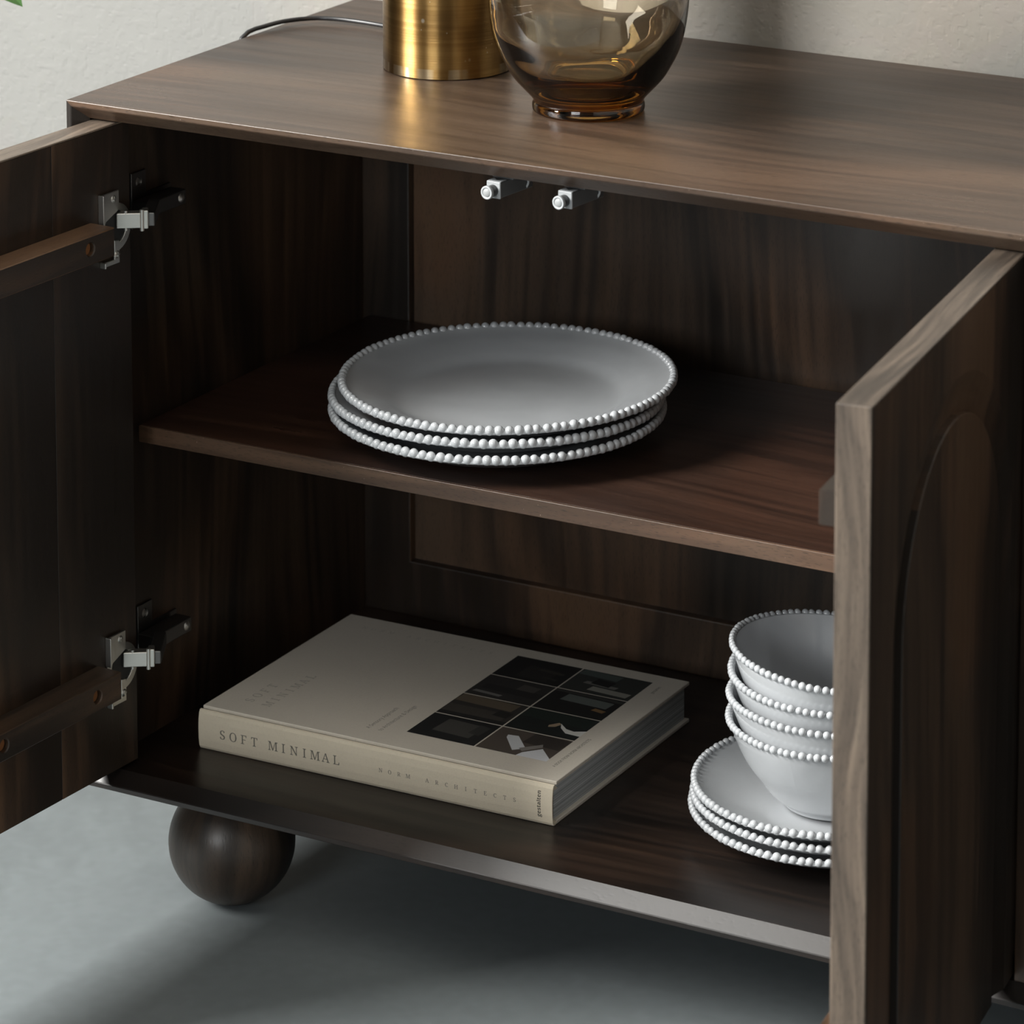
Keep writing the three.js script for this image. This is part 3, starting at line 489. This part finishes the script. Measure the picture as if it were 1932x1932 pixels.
// ---------------------------------------------------------------- vase
{
  const out = smoothProfile([[0.0372, 0.0], [0.0386, 0.0012], [0.0390, 0.0050], [0.0384, 0.0078], [0.0395, 0.0100], [0.0458, 0.0170], [0.0520, 0.0240], [0.0575, 0.0325], [0.0625, 0.0430], [0.0664, 0.0560], [0.0686, 0.0700], [0.0690, 0.0850], [0.0668, 0.1030], [0.0610, 0.1220], [0.0510, 0.1400], [0.0390, 0.1540], [0.0300, 0.1640], [0.0262, 0.1740], [0.0262, 0.1900], [0.0285, 0.2000]], 110);
  const inn = smoothProfile([[0.0262, 0.2002], [0.0240, 0.1900], [0.0238, 0.1740], [0.0274, 0.1630], [0.0362, 0.1525], [0.0480, 0.1385], [0.0580, 0.1205], [0.0637, 0.1020], [0.0656, 0.0850], [0.0643, 0.0700], [0.0608, 0.0565], [0.0552, 0.0450], [0.0475, 0.0345], [0.0385, 0.0265], [0.0280, 0.0215], [0.0150, 0.0190], [0.0002, 0.0185]], 100);
  const bot = [[0.0002, 0.0046], [0.022, 0.0042], [0.0300, 0.0022], [0.0340, 0.0]];
  const g = lathe(bot.concat(out, inn), 128), p = g.attributes.position, v = new THREE.Vector3();
  for (let i = 0; i < p.count; i++) {                  // hand-blown glass: gentle ripples
    v.fromBufferAttribute(p, i); const t = Math.atan2(v.z, v.x), k = v.y > 0.012 ? Math.min(1, (v.y - 0.012) / 0.02) : 0, inner = i % (bot.length + out.length + inn.length) >= bot.length + out.length;
    const w = (vnoise(t / Math.PI * 5 + 5 * 2, v.y * 90, 10, 64) - 0.5) * (inner ? 0.0016 : 0.0005) * k;
    const s = 1 + w / Math.max(0.02, Math.hypot(v.x, v.z)); p.setXYZ(i, v.x * s, v.y, v.z * s);
  }
  // close the seam of the ripples
  const n = bot.length + out.length + inn.length; for (let j = 0; j < n; j++) p.setXYZ(128 * n + j, p.getX(j), p.getY(j), p.getZ(j));
  g.computeVertexNormals();
  { const nn = g.attributes.normal; for (let j = 0; j < n; j++) { const a = 128 * n + j; const x = nn.getX(j) + nn.getX(a), y = nn.getY(j) + nn.getY(a), z = nn.getZ(j) + nn.getZ(a), l = Math.hypot(x, y, z) || 1; nn.setXYZ(j, x / l, y / l, z / l); nn.setXYZ(a, x / l, y / l, z / l); } }
  const glass = new THREE.MeshPhysicalMaterial({ color: 0xffffff, roughness: 0.0, transmission: 1, thickness: 0.006, ior: 1.5, attenuationColor: new THREE.Color(0.62, 0.48, 0.27), attenuationDistance: 0.020 });
  const m = new THREE.Mesh(g, glass); m.name = 'vase'; m.position.set(0.3315, YT + 0.0001, -0.1530); scene.add(shade(m));
  tag(m, 'round amber glass vase with a thick foot standing beside the brass lamp', 'vase');
}
// ---------------------------------------------------------------- plant on the floor, one leaf tip reaching into view
{
  const pl = thing('potted_plant', 'green leafy plant left of the sideboard, one pointed leaf tip showing', 'plant');
  pl.position.set(-1.02, 0, -0.12);
  part('pot', lathe([[0.0001, 0], [0.075, 0], [0.082, 0.004], [0.105, 0.17], [0.104, 0.178], [0.097, 0.178], [0.092, 0.15], [0.0001, 0.15]], 48), new THREE.MeshStandardMaterial({ color: new THREE.Color(0.3, 0.29, 0.27), roughness: 0.85 }), pl);
  part('soil', new THREE.CylinderGeometry(0.0935, 0.0925, 0.008, 40).translate(0, 0.155, 0), new THREE.MeshStandardMaterial({ color: new THREE.Color(0.03, 0.022, 0.016), roughness: 1 }), pl);
  const leafMat = new THREE.MeshPhysicalMaterial({ color: new THREE.Color(0.05, 0.13, 0.03), roughness: 0.45, side: THREE.DoubleSide });
  const stemMat = new THREE.MeshStandardMaterial({ color: new THREE.Color(0.06, 0.09, 0.03), roughness: 0.7 });
  const leafG = (() => { // a pointed leaf along +x, folded along its midrib
    const P = [], n = 10, w = t => 0.028 * Math.pow(Math.sin(Math.PI * Math.pow(t, 0.8)), 0.9), L = 0.15, pt = (t, s) => [t * L, -0.10 * t * t * L + Math.abs(s) * w(t) * 0.35, s * w(t)];
    for (let k = 0; k < n; k++) { const a = k / n, b = (k + 1) / n; for (const s of [-1, 1]) P.push([pt(a, 0), pt(b, 0), pt(b, s), pt(a, s)]); }
    return polyGeo(P);
  })();
  const stem = new THREE.CatmullRomCurve3([[0, 0.15, 0], [0.015, 0.4, 0.005], [0.06, 0.62, -0.01], [0.16, 0.76, -0.03]].map(a => new THREE.Vector3(...a)));
  part('stem', new THREE.TubeGeometry(stem, 40, 0.004, 8), stemMat, pl);
  const rr = rng(12);
  for (let k = 0; k < 9; k++) { const t = 0.35 + 0.6 * k / 9, c = stem.getPoint(t), lf = part('leaf', leafG, leafMat, pl); lf.position.copy(c); lf.rotation.set((rr() - 0.5) * 0.5, Math.PI * (0.75 + 0.5 * rr()) , 0.1 + 0.5 * rr(), 'YZX'); lf.scale.setScalar(0.75 + 0.3 * rr()); }
  // the leaf whose tip shows: aimed from the stem's end to the tip's place
  const end = stem.getPoint(1), tip = new THREE.Vector3(-0.1845, 0.598, -0.2).sub(pl.position), base = tip.clone().add(new THREE.Vector3(-0.048, 0.034, 0.005));
  const twig = new THREE.CatmullRomCurve3([end, end.clone().lerp(base, 0.5).add(new THREE.Vector3(0, 0.02, 0)), base]);
  part('twig', new THREE.TubeGeometry(twig, 24, 0.002, 6), stemMat, pl);
  for (let k = 0; k < 5; k++) { const c = twig.getPoint(0.05 + 0.085 * k), lf = part('leaf', leafG, leafMat, pl); lf.position.copy(c); lf.rotation.set(0.3 * (rr() - 0.5), (k % 2 ? 1 : -1) * (0.7 + 0.4 * rr()), -0.2 - 0.3 * rr(), 'YZX'); lf.scale.setScalar(0.45 + 0.15 * rr()); }
  const lf = part('leaf', leafG, leafMat, pl); lf.position.copy(base);
  const dir = tip.clone().sub(base), L = dir.length(); dir.normalize();
  const up = new THREE.Vector3(0, 1, 0.6), zz = dir.clone().cross(up).normalize(), yy = zz.clone().cross(dir);
  lf.quaternion.setFromRotationMatrix(new THREE.Matrix4().makeBasis(dir, yy, zz)); lf.scale.set(L / 0.15, L / 0.15, L / 0.12);
  shade(pl);
}
scene.updateMatrixWorld(true);
renderer.render(scene, camera);
